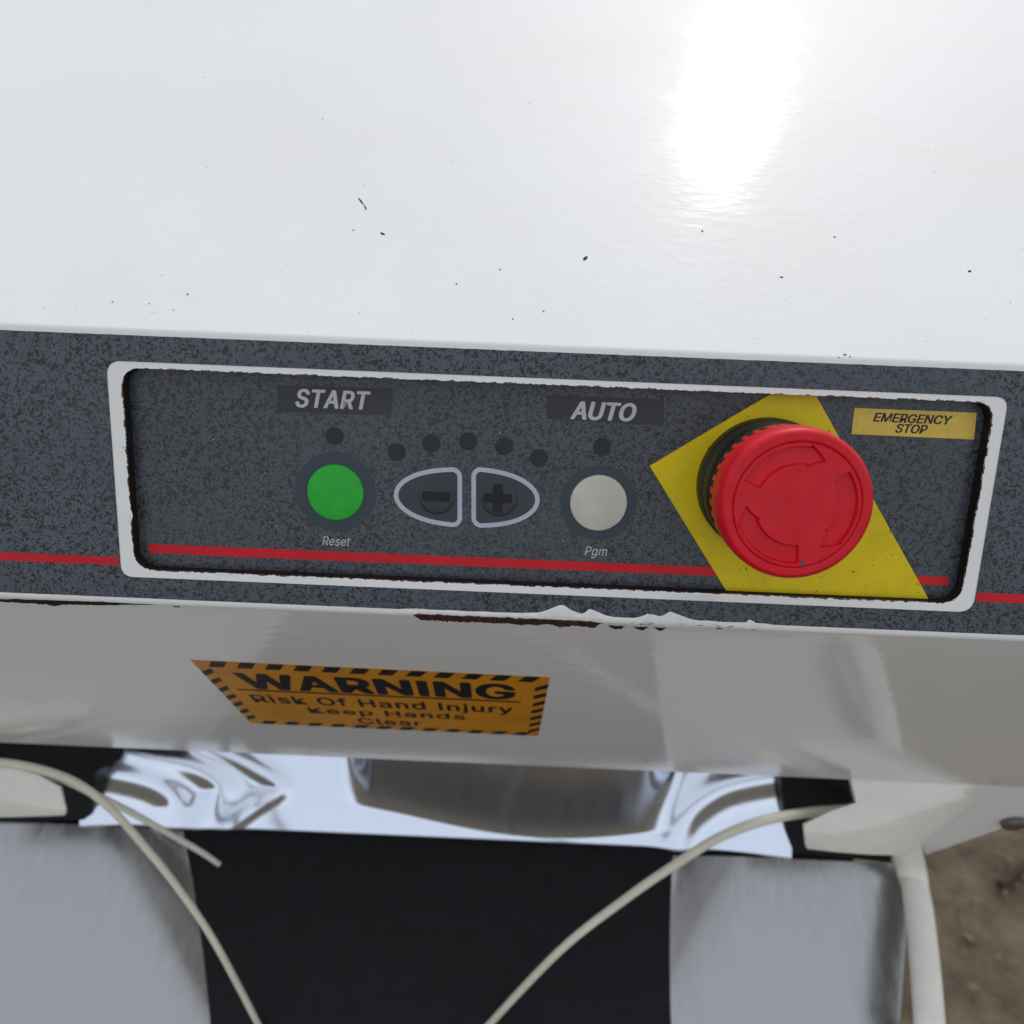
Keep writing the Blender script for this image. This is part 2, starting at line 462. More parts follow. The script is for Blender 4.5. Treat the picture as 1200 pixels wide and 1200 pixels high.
# --- decal band with its opening
def outline_fill(name, outer, hole, mat, parent):
    b = bmesh.new(); ed = []
    for L in (outer, hole):
        vs = [b.verts.new(W(p)) for p in L]
        ed += [b.edges.new((vs[k], vs[(k + 1) % len(vs)])) for k in range(len(vs))]
    bmesh.ops.triangle_fill(b, use_beauty=True, use_dissolve=False, edges=ed, normal=N)
    m_ = bpy.data.meshes.new(name); b.to_mesh(m_); b.free(); m_.materials.append(mat)
    o = bpy.data.objects.new(name, m_); col.objects.link(o); o.parent = parent
    return o
ZD = 0.00012
lowline = []
peaks = [(630, 1.5, 30), (660, 11, 17), (693, 7.5, 12), (760, 8, 7), (785, 9, 13)]
for k in range(260):
    px = -700 + 2650 * k / 259
    y = y_bot
    w = 0.0
    if 470 < px < 900:
        for c, h, s in peaks: w = max(w, h * max(0, 1 - abs(px - c) / (s * 1.3)) ** 0.8)
        w += 1.2 + 0.8 * noise.noise(Vector((px * 0.05, 0, 0)))
    w += 0.35 * noise.noise(Vector((px * 0.11, 3, 0)))
    X = P(px, 695 + 0.0402 * px).x
    lowline.append(Vector((X, y + w * 0.000245, ZD)))
lowline = [p for p in lowline if XL + 0.002 < p.x < XR - 0.002]
upline = [Vector((p.x, y_top + 0.00012 * noise.noise(Vector((p.x * 300, 7, 0))), ZD)) for p in lowline]
decal = outline_fill('decal_band', list(upline) + list(reversed(lowline)), [Vector((p.x, p.y, ZD)) for p in decal_hole], M['decal'], machine)
def quad_px(pts, z): return [P(x, y, z) for x, y in pts]
slab('red_stripe', quad_px([(-250, 636.5), (139, 652.6), (139.8, 662.2), (-250, 646)], ZD), M['red_stripe'], decal, 0.00008, 0.00002)
slab('red_stripe', quad_px([(1145, 694.3), (1420, 705.5), (1420, 716), (1143.4, 704.6)], ZD), M['red_stripe'], decal, 0.00008, 0.00002)

# --- recessed control panel
base_c = [p + d_ for p, d_ in zip(inner_c, (Vector((-.004, .004, 0)), Vector((.004, .004, 0)), Vector((.004, -.004, 0)), Vector((-.004, -.004, 0))))]
panel = slab('control_panel', [Vector((p.x, p.y, ZC)) for p in base_c], M['overlay'], machine, 0.0015, -0.0015)
NZ = Vector((0, 0, 1))
def print_slab(name, outline, mat, lift, t=0.00006, parent=None): return slab(name, outline, mat, parent or panel, t, lift)
print_slab('red_stripe', quad_px([(174.5, 637.2), (1111, 676.0), (1110.5, 685.8), (174.5, 648.2)], ZC), M['red_stripe'], 0.00003)
for c, r in (((393.3, 577), 47), ((701.4, 589.3), 45)):
    p = P(c[0], c[1], ZC); rr = (P(c[0] + r, c[1], ZC) - p).length
    print_slab('button_ring', disc(p, rr, 64), M['halo'], 0.00003)
for c in ((392.2, 511), (464.8, 530), (505.5, 519.4), (548.8, 517), (591, 523), (631.7, 536.6), (705.8, 523.6)):
    p = P(c[0], c[1], ZC); rr = (P(c[0] + 10.6, c[1], ZC) - p).length
    print_slab('indicator_window', disc(p, rr, 32), M['lamp'], 0.00003)
def dome_button(name, c, r, mat, h=0.0011):
    p = P(c[0], c[1], ZC); rr = (P(c[0] + r, c[1], ZC) - p).length
    pr = [(rr, 0.00005), (rr, 0.0003), (rr * 0.985, 0.00045)] + [(rr * math.cos(a), 0.00045 + (h - 0.00045) * math.sin(a)) for a in [rad(12 + 77 * k / 12) for k in range(13)]]
    return lathe(name, p, pr, mat, panel, 64, rad(50))
tag(dome_button('start_button', (393.3, 577), 33.2, M['green']), 'green round start button')
tag(dome_button('auto_button', (701.4, 589.3), 33.4, M['ivory']), 'ivory round auto button')
# minus and plus keys
def d_shape(cx0, cy0, w, h, side, n=26):
    """half-ellipse key outline: flat side at cx0, reaching w to the side"""
    pts = []
    rc = 0.16 * h
    for k in range(n + 1):
        a = math.pi / 2 - math.pi * k / n
        pts.append((cx0 + side * (w * max(0, math.cos(a)) ** 0.86), cy0 - h / 2 * math.copysign(abs(math.sin(a)) ** 1.0, math.sin(a))))
    # round the two corners on the flat side
    pts = pts[1:-1]
    top = [(cx0 + side * rc * (1 - math.sin(q)) , cy0 - h / 2 + rc * (1 - math.cos(q)) ) for q in [rad(90 - 90 * k / 6) for k in range(7)]]
    bot = [(x, 2 * cy0 - y) for x, y in reversed(top)]
    xmin = cx0 + side * rc
    body = [(x, y) for x, y in pts if (x - xmin) * side > rc * 0.3]
    return top + body + bot
def key(side, xf, yc, w, h, dome_c, sign):
    sl = 0.0402
    o_px = [(x, y + sl * (x - xf)) for x, y in d_shape(xf, yc, w, h, side)]
    cx_ = sum(p[0] for p in o_px) / len(o_px); cy_ = sum(p[1] for p in o_px) / len(o_px)
    # inner outline: offset by line width
    tb = 5.4
    n = len(o_px); i_px = []
    for k in range(n):
        x0, y0 = o_px[k - 1]; x1, y1 = o_px[(k + 1) % n]
        tx, ty_ = x1 - x0, y1 - y0; L = math.hypot(tx, ty_) or 1
        nx, ny = -ty_ / L, tx / L
        if (cx_ - o_px[k][0]) * nx + (cy_ - o_px[k][1]) * ny < 0: nx, ny = -nx, -ny
        i_px.append((o_px[k][0] + nx * tb, o_px[k][1] + ny * tb))
    print_slab('key_outline', quad_px(o_px, ZC), M['outline'], 0.00003)
    kf = print_slab('key_face', quad_px(i_px, ZC), M['keyface'], 0.00010)
    p = P(dome_c[0], dome_c[1], ZC); rr = (P(dome_c[0] + 22, dome_c[1], ZC) - p).length
    lathe('key_dome', p, [(rr, 0.0001), (rr * 0.97, 0.00032)] + [(rr * 0.94 * math.cos(a), 0.00036 + 0.00030 * math.sin(a)) for a in [rad(88 * k / 8) for k in range(9)]], M['dome'], panel, 48, rad(60))
    def bar(w_, h_):
        c = P(*sign, ZC); sx = (P(sign[0] + 1, sign[1], ZC) - c).length
        return [Vector((c.x + a * w_ * sx, c.y + b * h_ * sx, ZC)) for a, b in ((-1, -1), (1, -1), (1, 1), (-1, 1))]
    if side < 0:
        print_slab('minus_sign', bar(16.6, 5.6), M['black_print'], 0.00068)
    else:
        c = P(*sign, ZC); sx = (P(sign[0] + 1, sign[1], ZC) - c).length
        a, b = 16.6 * sx, 5.6 * sx
        pts = [(-b, -a), (b, -a), (b, -b), (a, -b), (a, b), (b, b), (b, a), (-b, a), (-b, b), (-a, b), (-a, -b), (-b, -b)]
        print_slab('plus_sign', [Vector((c.x + x, c.y + y, ZC)) for x, y in pts], M['black_print'], 0.00068)
key(-1, 541.5, 583.0, 80, 70, (512, 581.5), (511.3, 581.3))
key(+1, 552.5, 582.5, 80, 71, (585, 583.8), (583.3, 583.4))
# label films and printed words
def film(pts, mat, t=0.00008): return print_slab('label_film', quad_px(pts, ZC), mat, 0.00003, t)
film([(324.8, 451), (460, 455.2), (458.3, 487), (325, 482.5)], M['plate_film'])
film([(641, 463), (778, 468.3), (777.5, 499), (641.3, 490.6)], M['plate_film'])
film([(1001.4, 478), (1144.4, 483.7), (1141, 515), (997.6, 508.6)], M['label_yellow'])
def word(s, l, r, cap, mat, lift, bold, shear, spacing=1.0):
    L, R_ = P(*l, ZC), P(*r, ZC)
    T = P(l[0], l[1] - cap, ZC)
    up = Vector((0, T.y - L.y, 0))
    return lettering(s, L, R_, up, mat, panel, lift, NZ, bold, shear, spacing)
word('START', (346.5, 476.4), (434.5, 479.8), 20.3, M['grey_print'], 0.00016, 0.030, 0.22, 1.07)
word('AUTO', (668.0, 490.3), (745.0, 493.4), 20.0, M['grey_print'], 0.00016, 0.034, 0.22)
word('Reset', (377.8, 638.6), (410.4, 639.9), 10.2, M['grey_print'], 0.00008, 0.0, 0.22)
word('Pgm', (685.0, 650.4), (711.3, 651.4), 10.2, M['grey_print'], 0.00008, 0.0, 0.22)
word('EMERGENCY', (1022.6, 493.6), (1115.0, 497.4), 10.0, M['lamp'], 0.00016, 0.026, 0.22)
word('STOP', (1048.6, 506.6), (1086.0, 508.2), 10.0, M['lamp'], 0.00016, 0.026, 0.22)

# --- emergency stop on its yellow plate
EC = P(893.5, 566.5, ZC)
yl, yu, yr, yb, ybl = P(761, 545.8, ZC), P(897, 464.5, ZC), P(956.6, 465.6, ZC), P(1086.9, 701.4, ZC), P(851, 692.6, ZC)
# run the plate on under the sheet
top_y = inner_c[0].y + 0.003; bot_y = inner_c[2].y - 0.003
def at_y(a, b, y): return a + (b - a) * ((y - a.y) / (b.y - a.y))
HEAD_C = EC
red_mat = M['red']
# head: lathe-like cap with serrated skirt and recessed arrows
RH = 0.0192
def head_height(r, a):
    """height of the cap's face over its rim plane"""
    z = 0.0
    rg = RH * 0.835
    if abs(r - rg) < 0.00028: z -= 0.00045 * (1 - abs(r - rg) / 0.00028)
    if r > RH * 0.93: z -= 0.0012 * ((r - RH * 0.93) / (RH * 0.07)) ** 2
    if r < rg:
        # three clockwise arrows sunk in the face
        mm = RH / 0.0192 * 0.001
        best = -1.0
        for k in range(3):
            tail = 157 - 120 * k
            u = (tail - math.degrees(a)) % 360          # degrees run from the tail
            if u > 180: u -= 360
            arc_mm = math.radians(u) * 12.6              # along the arrow in mm
            rm = r / mm
            L1 = math.radians(74) * 12.6; L2 = math.radians(93) * 12.6
            d_body = min(arc_mm, L1 + 0.5 - arc_mm, 14.8 - rm, rm - 10.4)
            half = 2.75 * (L2 - arc_mm) / (L2 - L1)
            d_head = min(arc_mm - L1, (half - abs(rm - 12.55)) * 0.75)
            best = max(best, d_body, d_head)
        e = max(0.0, min(1.0, best / 0.35 + 0.5))
        z -= 0.0011 * e * e * (3 - 2 * e)
        z += 0.0002 * max(0.0, 1 - (r / (RH * 0.83)) ** 2)
    return z
NA, NR = 540, 110
vs, fs = [], []
ztop = 0.0306
vs.append(Vector((EC.x, EC.y, ZC + ztop + head_height(0, 0))))
for i in range(1, NR + 1):
    r = RH * i / NR
    for k in range(NA):
        a = 2 * math.pi * k / NA
        vs.append(Vector((EC.x + r * math.cos(a), EC.y + r * math.sin(a), ZC + ztop + head_height(r, a))))
for k in range(NA): fs.append((0, 1 + k, 1 + (k + 1) % NA))
for i in range(NR - 1):
    for k in range(NA):
        j = (k + 1) % NA
        fs.append((1 + i * NA + k, 1 + (i + 1) * NA + k, 1 + (i + 1) * NA + j, 1 + i * NA + j))
# skirt with rounded edge and grip teeth
rows = [(1.008, 0.0275, 0), (1.012, 0.0262, 0), (1.008, 0.0225, 0), (1.004, 0.0213, 0.35), (1.0, 0.0208, 1.0), (0.985, 0.0172, 1.0), (0.93, 0.0168, 0.6), (0.70, 0.0168, 0)]
prev = 1 + (NR - 1) * NA
for rr, z, tooth in rows:
    st = len(vs)
    for k in range(NA):
        a = 2 * math.pi * k / NA
        q = (k * 36 / NA) % 1.0
        d_ = tooth * (0.032 if q < 0.5 else 0.0)
        vs.append(Vector((EC.x + RH * (rr - d_) * math.cos(a), EC.y + RH * (rr - d_) * math.sin(a), ZC + z)))
    for k in range(NA):
        j = (k + 1) % NA
        fs.append((prev + k, st + k, st + j, prev + j))
    prev = st
fs.append(tuple(reversed(range(prev, prev + NA))))
stop = link('emergency_stop', vs, fs, red_mat, machine, angle=rad(38))
fix_normals(stop); stop.data.set_sharp_from_angle(angle=rad(38))
tag(stop, 'red mushroom push button with three sunken arrows')
plate_pts = [yl, at_y(yl, yu, top_y), at_y(yr, yb, top_y), at_y(yr, yb, bot_y), at_y(yl, ybl, bot_y)]
slab('yellow_plate', plate_pts, M['yellow'], stop, 0.0007, 0.0001, bevel=0.0001)
rb = 0.0190
lathe('base_ring', EC, [(rb * 1.0, 0.0008), (rb * 1.005, 0.0046), (rb * 0.985, 0.0058), (rb * 0.95, 0.0060), (rb * 0.95, 0.0072), (rb * 0.6, 0.0072)], M['black_plastic'], stop)
lathe('collar', EC, [(rb * 0.92, 0.0070), (rb * 0.975, 0.0074), (rb * 0.975, 0.0126), (rb * 0.95, 0.0136), (rb * 0.90, 0.0140), (rb * 0.86, 0.0175), (rb * 0.5, 0.0178)], M['black_plastic'], stop)
gp = on_plane(939.5, 659.5, (0, 0, ZC + ztop - 0.0002), (0, 0, 1))
gpts = []
for k in range(9):
    a = 2 * math.pi * k / 9
    gpts.append(gp + Vector((0.00055 * math.cos(a) * random.uniform(.7, 1.2), 0.0011 * math.sin(a) * random.uniform(.7, 1.1), 0)))
slab('grit', gpts, M['grit'], stop, 0.0006, 0.0, bevel=0.0002)

# --- paint damage along the fold
def ragged_strip(name, x0, x1, top, bot, mat, lift, parent, step=2.0, rows=5):
    """piece lying on the bent sheet between two photo lines top(x), bot(x)"""
    vs, fs = [], []; n = int((x1 - x0) / step)
    for k in range(n + 1):
        px = x0 + (x1 - x0) * k / n
        a, b = top(px), max(bot(px), top(px) + 0.15)
        for i in range(rows): vs.append(on_sheet(px, a + (b - a) * i / (rows - 1), lift * (1 if 0 < i < rows - 1 else 0.15)))
    for k in range(n):
        for i in range(rows - 1):
            fs.append((k * rows + i, k * rows + i + 1, (k + 1) * rows + i + 1, (k + 1) * rows + i))
    o = link(name, vs, fs, mat, parent, smooth=True)
    return o
nz = lambda x, f, s: noise.noise(Vector((x * f, s, 0)))
fold_y = lambda x: 695 + 0.0402 * x
def env(x, a, b, w): return max(0.0, min(1, (x - a) / w, (b - x) / w))
ragged_strip('bare_edge', 484, 706, lambda x: fold_y(x) + 5.5 - 2.2 * env(x, 484, 706, 14) + 1.4 * nz(x, .09, 1) + (3 - 3 * env(x, 470, 560, 60)) * 0 + 1.6 * (x > 600),
             lambda x: fold_y(x) + 6 + (6.0 + 2.4 * nz(x, .06, 5) + 2.2 * nz(x, .35, 8) + 1.2 * nz(x, .8, 3)) * env(x, 484, 706, 9), M['rust'], 0.00012, hood)
for a, b in ((712, 733), (742, 760), (766, 781)):
    ragged_strip('bare_edge', a, b, lambda x: fold_y(x) + 9.2 + 0.8 * nz(x, .2, 2), lambda x: fold_y(x) + 9 + (4.2 + 1.5 * nz(x, .3, 4)) * env(x, a, b, 6), M['rust'], 0.00012, hood, 1.0)
ragged_strip('bare_edge', 873, 890, lambda x: fold_y(x) - 1.0 - 4 * env(x, 880, 892, 5) + 1.0 * nz(x, .4, 2), lambda x: fold_y(x) + 1 + (7 + 2 * nz(x, .4, 4)) * env(x, 873, 891, 7), M['rust'], 0.0002, hood, 1.0)
ragged_strip('crack', -4, 182, lambda x: fold_y(x) + 7.6 - 0.008 * x + 0.9 * nz(x, .08, 1) - 1.2 * env(x, -40, 182, 60), lambda x: fold_y(x) + 7.7 - 0.008 * x + (5.6 + 2.6 * nz(x, .07, 5) + 1.5 * nz(x, .25, 8)) * env(x, -60, 182, 110) * (0.75 + 0.25 * nz(x, .03, 11)), M['crack'], 0.00012, hood)
ragged_strip('crack', 203, 211, lambda x: fold_y(x) + 7.0, lambda x: fold_y(x) + 8.2, M['crack'], 0.0001, hood, 1.0)
# lifted flakes of white film
def hump(x, c, h, sl, sr):
    d_ = (x - c) / (sl if x < c else sr)
    return h * math.exp(-abs(d_) ** 1.7)
humps = ((659, 12.5, 20, 13), (691, 8.5, 7, 16), (760, 6, 9, 4), (785, 10, 8, 18), (878, 4, 3, 6))
def film_top(x): return fold_y(x) - 1.0 + 0.9 * nz(x, .05, 9) + 0.5 * nz(x, .3, 3) - max(hump(x, *q) for q in humps)
ragged_strip('peeled_film', 492, 890, film_top, lambda x: fold_y(x) + 4.8 + 1.6 * nz(x, .11, 7) + 0.9 * nz(x, .5, 2) + (2.4 if x > 705 else 0), M['film'], 0.00035, hood, 1.5, 6)
for k in range(16):                                     # specks of rust left in the film
    a = random.choice((random.uniform(705, 800), random.uniform(800, 880), random.uniform(500, 700)))
    ragged_strip('rust_speck', a, a + random.uniform(3, 9), lambda x, o=random.uniform(2, 7): fold_y(x) + o, lambda x, o=random.uniform(2, 7), t=random.uniform(.6, 1.6): fold_y(x) + o + t, M['rust'], 0.00042, hood, 1.0, 3)
# small flecks on the hood
for (x, y, l, w, an) in ((423, 236, 11, 1.6, 50), (428, 243, 6, 1.5, 65), (448, 274, 6, 2, 20), (686, 303, 6, 3.2, -35), (414, 270, 2, 2, 0), (586, 316, 2.4, 1.6, 0), (535, 333, 2.4, 2, 0), (823, 271, 3, 2.4, 30),
                       (978, 278, 3, 2, 0), (1136, 318, 4, 2, 0), (916, 325, 4, 1.3, 0), (220, 345, 3, 2, 0), (132, 354, 2.4, 1.6, 0), (601, 374, 2, 2.4, 0), (175, 356, 2, 1.6, 0), (637, 365, 3, 1.5, 0), (990, 416, 4, 1.6, 0), (996, 418, 2.6, 2, 0), (983, 419, 2.6, 1.8, 0)):
    if l <= 3: l, w = l * 0.75, w * 0.7
    ca, sa = math.cos(rad(an)), math.sin(rad(an)); pts = []
    for k in range(8):
        a = 2 * math.pi * k / 8
        u_, v_ = l / 2 * math.cos(a) * random.uniform(.8, 1.2), w / 2 * math.sin(a) * random.uniform(.8, 1.2)
        pts.append(on_sheet(x + u_ * ca - v_ * sa, y + u_ * sa + v_ * ca))
    nn = (pts[2] - pts[0]).cross(pts[4] - pts[0]).normalized()
    if nn.z < 0: nn = -nn
    slab('fleck', pts, M['rust'] if y > 400 else M['crack'], hood, 0.00012, 0.00002, nn)

# --- warning sticker on the return
def RT(px, py, lift=0.0): return on_plane(px, py, q0, n_ret) + n_ret * lift
s_tl, s_tr, s_br, s_bl = RT(223.5, 773), RT(644.3, 793.3), RT(630.7, 862), RT(294.5, 846.9)
sticker = slab('warning_sticker', [s_tl, s_tr, s_br, s_bl], M['orange'], machine, 0.00012, 0.00005, n_ret)
tag(sticker, 'amber sticker with black hazard dashes round its border')
def uv(u, v_, lift=0.00025):
    a = s_tl + (s_tr - s_tl) * u; b = s_bl + (s_br - s_bl) * u
    return a + (b - a) * v_ + n_ret * lift
hv, hf = [], []
def dash(q):
    k = len(hv); hv.extend(uv(*p) for p in q); hf.append((k, k + 1, k + 2, k + 3))
nd = 12
for k in range(nd):
    u = 0.035 + k * (0.955 / nd)
    dash([(u + 0.022, 0.0), (min(u + 0.065, 1), 0.0), (u + 0.043, 0.075), (u, 0.075)])
    dash([(u + 0.022, 0.935), (min(u + 0.065, 1), 0.935), (u + 0.043, 1.0), (u, 1.0)])
for k in range(7):
    v_ = 0.095 + k * 0.122
    dash([(0.0, v_ + 0.055), (0.036, v_), (0.036, v_ + 0.055), (0.0, v_ + 0.110)])
    dash([(0.964, v_ + 0.055), (1.0, v_), (1.0, v_ + 0.055), (0.964, v_ + 0.110)])
link('hazard_border', hv, hf, M['black_print'], sticker)
def rt_word(s, l, r, cap, bold, spacing=1.0):
    L, R_ = RT(*l), RT(*r); T = RT(l[0], l[1] - cap)
    # letters stand square to the sheet's fold
    R_ = Vector((R_.x, (L.y + R_.y) / 2, (L.z + R_.z) / 2))
    up = -d_ret * ((L - T).dot(d_ret)); L = Vector((L.x, R_.y, R_.z))
    return lettering(s, L, R_, up, M['black_print'], sticker, 0.00025, n_ret, bold, 0, spacing)
rt_word('WARNING', (288, 805.2), (603.5, 819.4), 16.6, 0.036, 1.05)
rt_word('Risk Of Hand Injury', (300, 822.8), (601, 834.4), 8.2, 0.020, 1.10)
rt_word('Keep Hands', (364, 834.6), (545.5, 842.6), 6.1, 0.018, 1.10)
rt_word('Clear', (421.5, 847.2), (495.0, 850.2), 6.3, 0.018, 1.10)
ln = [RT(278, 806.6), RT(610, 821.4), RT(610, 822.8), RT(278, 808.0)]
link('rule_line', [p + n_ret * 0.00025 for p in ln], [(0, 1, 2, 3)], M['black_print'], sticker)

# --- under the hood: steel scoop, dark mouth, arms, tubes, leg
def tilt_n(el):                           # normal with world elevation el, facing the front, in panel coordinates
    w = Vector((0, -math.cos(el), math.sin(el)))
    return Vector((0, w.dot(U), w.dot(N)))
G0 = rad(38)
n_st = tilt_n(G0)
d_st = Vector((0, -n_st.z, n_st.y))       # down the scoop
if (B @ d_st).z > 0: d_st = -d_st
S0 = E + Vector((0, -0.004, -0.085))      # point of the scoop behind the hood's lower edge
def ST(px, py): return on_plane(px, py, S0, n_st)
s_at = lambda px, py: (ST(px, py) - S0).dot(d_st)
s_lip = sum(s_at(x, 956 + 0.0475 * x) for x in (300, 500, 700)) / 3
s_edge = sum(s_at(x, 869 + 0.0455 * x) for x in (300, 500, 700)) / 3
xa, xb = ST(215, 930).x, ST(800, 960).x
x_l, x_r = ST(398, 930).x, ST(800, 930).x
x_e0, x_e1 = ST(104, 930).x, ST(922, 960).x
# ridges added to draw dark reflected arcs in the steel at both ends
REFLECT_RIDGES = []
for pts, wd in (([(235, 868), (262, 880), (300, 900), (330, 922), (300, 945), (262, 972)], 0.0034), ([(150, 874), (185, 886), (235, 902), (260, 920), (250, 945), (234, 972)], 0.0052),
                ([(100, 895), (140, 903), (185, 918), (208, 938), (204, 972)], 0.0060), ([(930, 900), (890, 908), (845, 922), (812, 945), (796, 970), (790, 998)], 0.0062)):
    REFLECT_RIDGES.append(([(q.x, (q - S0).dot(d_st)) for q in spline([ST(*p_) for p_ in pts], 5)], wd * 1.6))
def reflect_ridge_height(x, s_):
    h_ = 0.0
    for pl, wd in REFLECT_RIDGES:
        best = 1e9
        for (ax, ay), (bx, by) in zip(pl, pl[1:]):
            dx_, dy_ = bx - ax, by - ay
            t_ = max(0.0, min(1.0, ((x - ax) * dx_ + (s_ - ay) * dy_) / (dx_ * dx_ + dy_ * dy_)))
            best = min(best, math.hypot(x - ax - dx_ * t_, s_ - ay - dy_ * t_))
        if best < 3 * wd: h_ += 0.43 * wd * math.exp(-(best / wd) ** 2)
    return h_
print('scoop', s_edge, s_lip, xa, xb)
vs, fs = [], []
NXs, NSs = 340, 90
s_hi = s_edge - 0.05
sm = lambda t: max(0.0, min(1.0, t)) ** 2 * (3 - 2 * max(0.0, min(1.0, t)))
for i in range(NSs + 1):
    s = s_hi + (s_lip - s_hi) * i / NSs
    for k in range(NXs + 1):
        x = x_e0 + (x_e1 - x_e0) * k / NXs
        h = 0.0
        # shallow bulge added to shape the dark central reflection, fading towards the lip
        tx = sm((x - x_l) / 0.022) * sm((x_r - x) / 0.030)
        span = s_lip - s_edge
        ts = (s - s_edge) / span
        f_ = (x - x_l) / (x_r - x_l)
        h += 0.52 * span * tx * max(0.0, 0.62 + 0.34 * math.sin(max(0, min(1, f_)) * 2.6) ** 1.5 - max(ts, -0.3)) ** 1.15
        h += reflect_ridge_height(x, s)
        # ends sweep forward
        for e_, sg in ((xa, -1), (xb, 1)):
            o_ = (x - e_) * sg
            if o_ > 0: h += 2.6 * min(o_, 0.05) ** 2 + 0.26 * max(0.0, o_ - 0.05)
        vs.append(S0 + Vector((x - S0.x, 0, 0)) + d_st * s + n_st * h)
for i in range(NSs):
    for k in range(NXs):
        a = i * (NXs + 1) + k
        fs.append((a, a + 1, a + NXs + 2, a + NXs + 1))
scoop = link('steel_scoop', vs, fs, M['steel'], machine, smooth=True); fix_normals(scoop)
# lip turned under
lipv = []
for k in range(NXs + 1):
    p = vs[NSs * (NXs + 1) + k]
    for q in range(4):
        a = rad(30 * q)
        lipv.append(p + n_st * (-0.0015 * (1 - math.cos(a))) + d_st * (0.0015 * math.sin(a)))
lip = link('lip', lipv, [(k * 4 + q, k * 4 + q + 1, (k + 1) * 4 + q + 1, (k + 1) * 4 + q) for k in range(NXs) for q in range(3)], M['steel'], scoop, smooth=True)
# black sheets stand in for the unlit hollow below the lip
n_be = tilt_n(rad(68)); L0 = S0 + d_st * (s_lip + 0.004) - n_st * 0.012
def BE(px, py): return on_plane(px, py, L0, n_be)
slab('mouth_shade_sheet', [BE(-200, 930), BE(1000, 975), BE(1000, 1330), BE(-200, 1330)], M['gap_shade'], machine, 0.006, -0.006, n_be)
slab('mouth_shade_back', [L0 + Vector((x, 0, 0)) + n_st * a_ + d_st * b_ for x, a_, b_ in ((-0.3, -0.02, -0.05), (0.17, -0.02, -0.05), (0.17, -0.02, 0.2), (-0.3, -0.02, 0.2))], M['gap_shade'], machine, 0.002, 0, n_st)
# side wings of satin steel
n_wi = tilt_n(rad(62)); d_wi = Vector((0, -n_wi.z, n_wi.y))
if (B @ d_wi).z > 0: d_wi = -d_wi
W0 = L0 + n_be * 0.012 + Vector((0, 0, 0.006))
def wing(inner, top, width, sg):
    """satin sheet whose inner side rolls down into the mouth; inner: photo line of its inner side, sg: side of the machine"""
    a_ = on_plane(*inner[0], W0, n_wi); b_ = on_plane(*inner[1], W0, n_wi)
    vs, fs = [], []; nx, ns = 40, 14
    for i in range(ns + 1):
        for k in range(nx + 1):
            o_ = width * k / nx
            e_ = a_ + (b_ - a_) * (i / ns)
            roll = max(0.0, 0.055 - o_)
            lead = max(0.0, (o_ - 0.0)) * top if i == 0 else 0
            vs.append(e_ + Vector((sg * o_, 0, 0)) - n_wi * (7.5 * roll ** 2 + 0.25 * max(0, 0.012 - o_)) - d_wi * lead * 0)
    for i in range(ns):
        for k in range(nx):
            q = i * (nx + 1) + k; fs.append((q, q + 1, q + nx + 2, q + nx + 1))
    o = link('side_wing', vs, fs, M['wing'], machine, smooth=True); fix_normals(o)
    return o
wing([(222, 972), (310, 1230)], 0, 0.26, -1)
wing([(776, 1000), (730, 1230)], 0, 0.150, 1)

# vertical plane just behind the hood's lower edge
n_v = tilt_n(rad(0)); V0 = E + Vector((0, 0, -0.012))
def VP_(px, py, back=0.0): return on_plane(px, py, V0 - n_v * back, n_v)
# black blocks stand in for the shade of the openings beside the arms
for pts in ([(914, 900), (1004, 904), (1003, 950), (1000, 985), (1045, 1000), (1045, 1012), (930, 1000), (920, 975)], [(2, 862), (150, 868), (142, 890), (112, 905), (108, 955), (98, 962), (-60, 964), (-60, 862)]):
    slab('gap_shade_block', [VP_(x, y, 0.006) for x, y in pts], M['gap_shade'], machine, 0.02, -0.02, n_v, 0.001)
# arms: upper face leaning back, front face upright
def arm(top, ridge, bottom, name='bag_arm'):
    n_a = tilt_n(rad(48)); A0 = V0 - n_v * 0.004
    t3 = [on_plane(x, y, A0, n_a) for x, y in top]
    r3 = [on_plane(x, y, A0, n_a) for x, y in ridge]
    b3 = []
    for (x, y), r_ in zip(bottom, r3): b3.append(on_plane(x, y, r_, tilt_n(rad(8))))
    n = len(t3)
    k3 = [p - n_a * 0.003 for p in t3]; j3 = [p - n_v * 0.004 for p in b3]
    vs = t3 + r3 + b3 + j3 + k3; fs = []
    for a in range(4):
        for k in range(n - 1): fs.append((a * n + k, (a + 1) * n + k, (a + 1) * n + k + 1, a * n + k + 1))
    fs += [tuple(a * n for a in range(5)), tuple(a * n + n - 1 for a in reversed(range(5)))]
    o = link(name, vs, fs, M['arm'], machine); fix_normals(o)
    md = o.modifiers.new('bevel', 'BEVEL'); md.width = 0.0012; md.segments = 3; md.limit_method = 'ANGLE'; md.angle_limit = rad(20)
    for p in o.data.polygons: p.use_smooth = True
    return o
arm([(942, 966), (975, 950), (1003, 941), (996, 908), (1163, 911)], [(941, 975), (975, 977), (1020, 970), (1062, 956), (1160, 924)], [(945, 996), (980, 1000), (1020, 1003), (1062, 1004), (1150, 935)])
arm([(-120, 885), (-60, 890), (10, 899), (45, 908), (70, 922)], [(-120, 930), (-60, 932), (10, 938), (50, 946), (79, 948)], [(-120, 962), (-60, 960), (10, 959), (45, 958), (76, 957)])
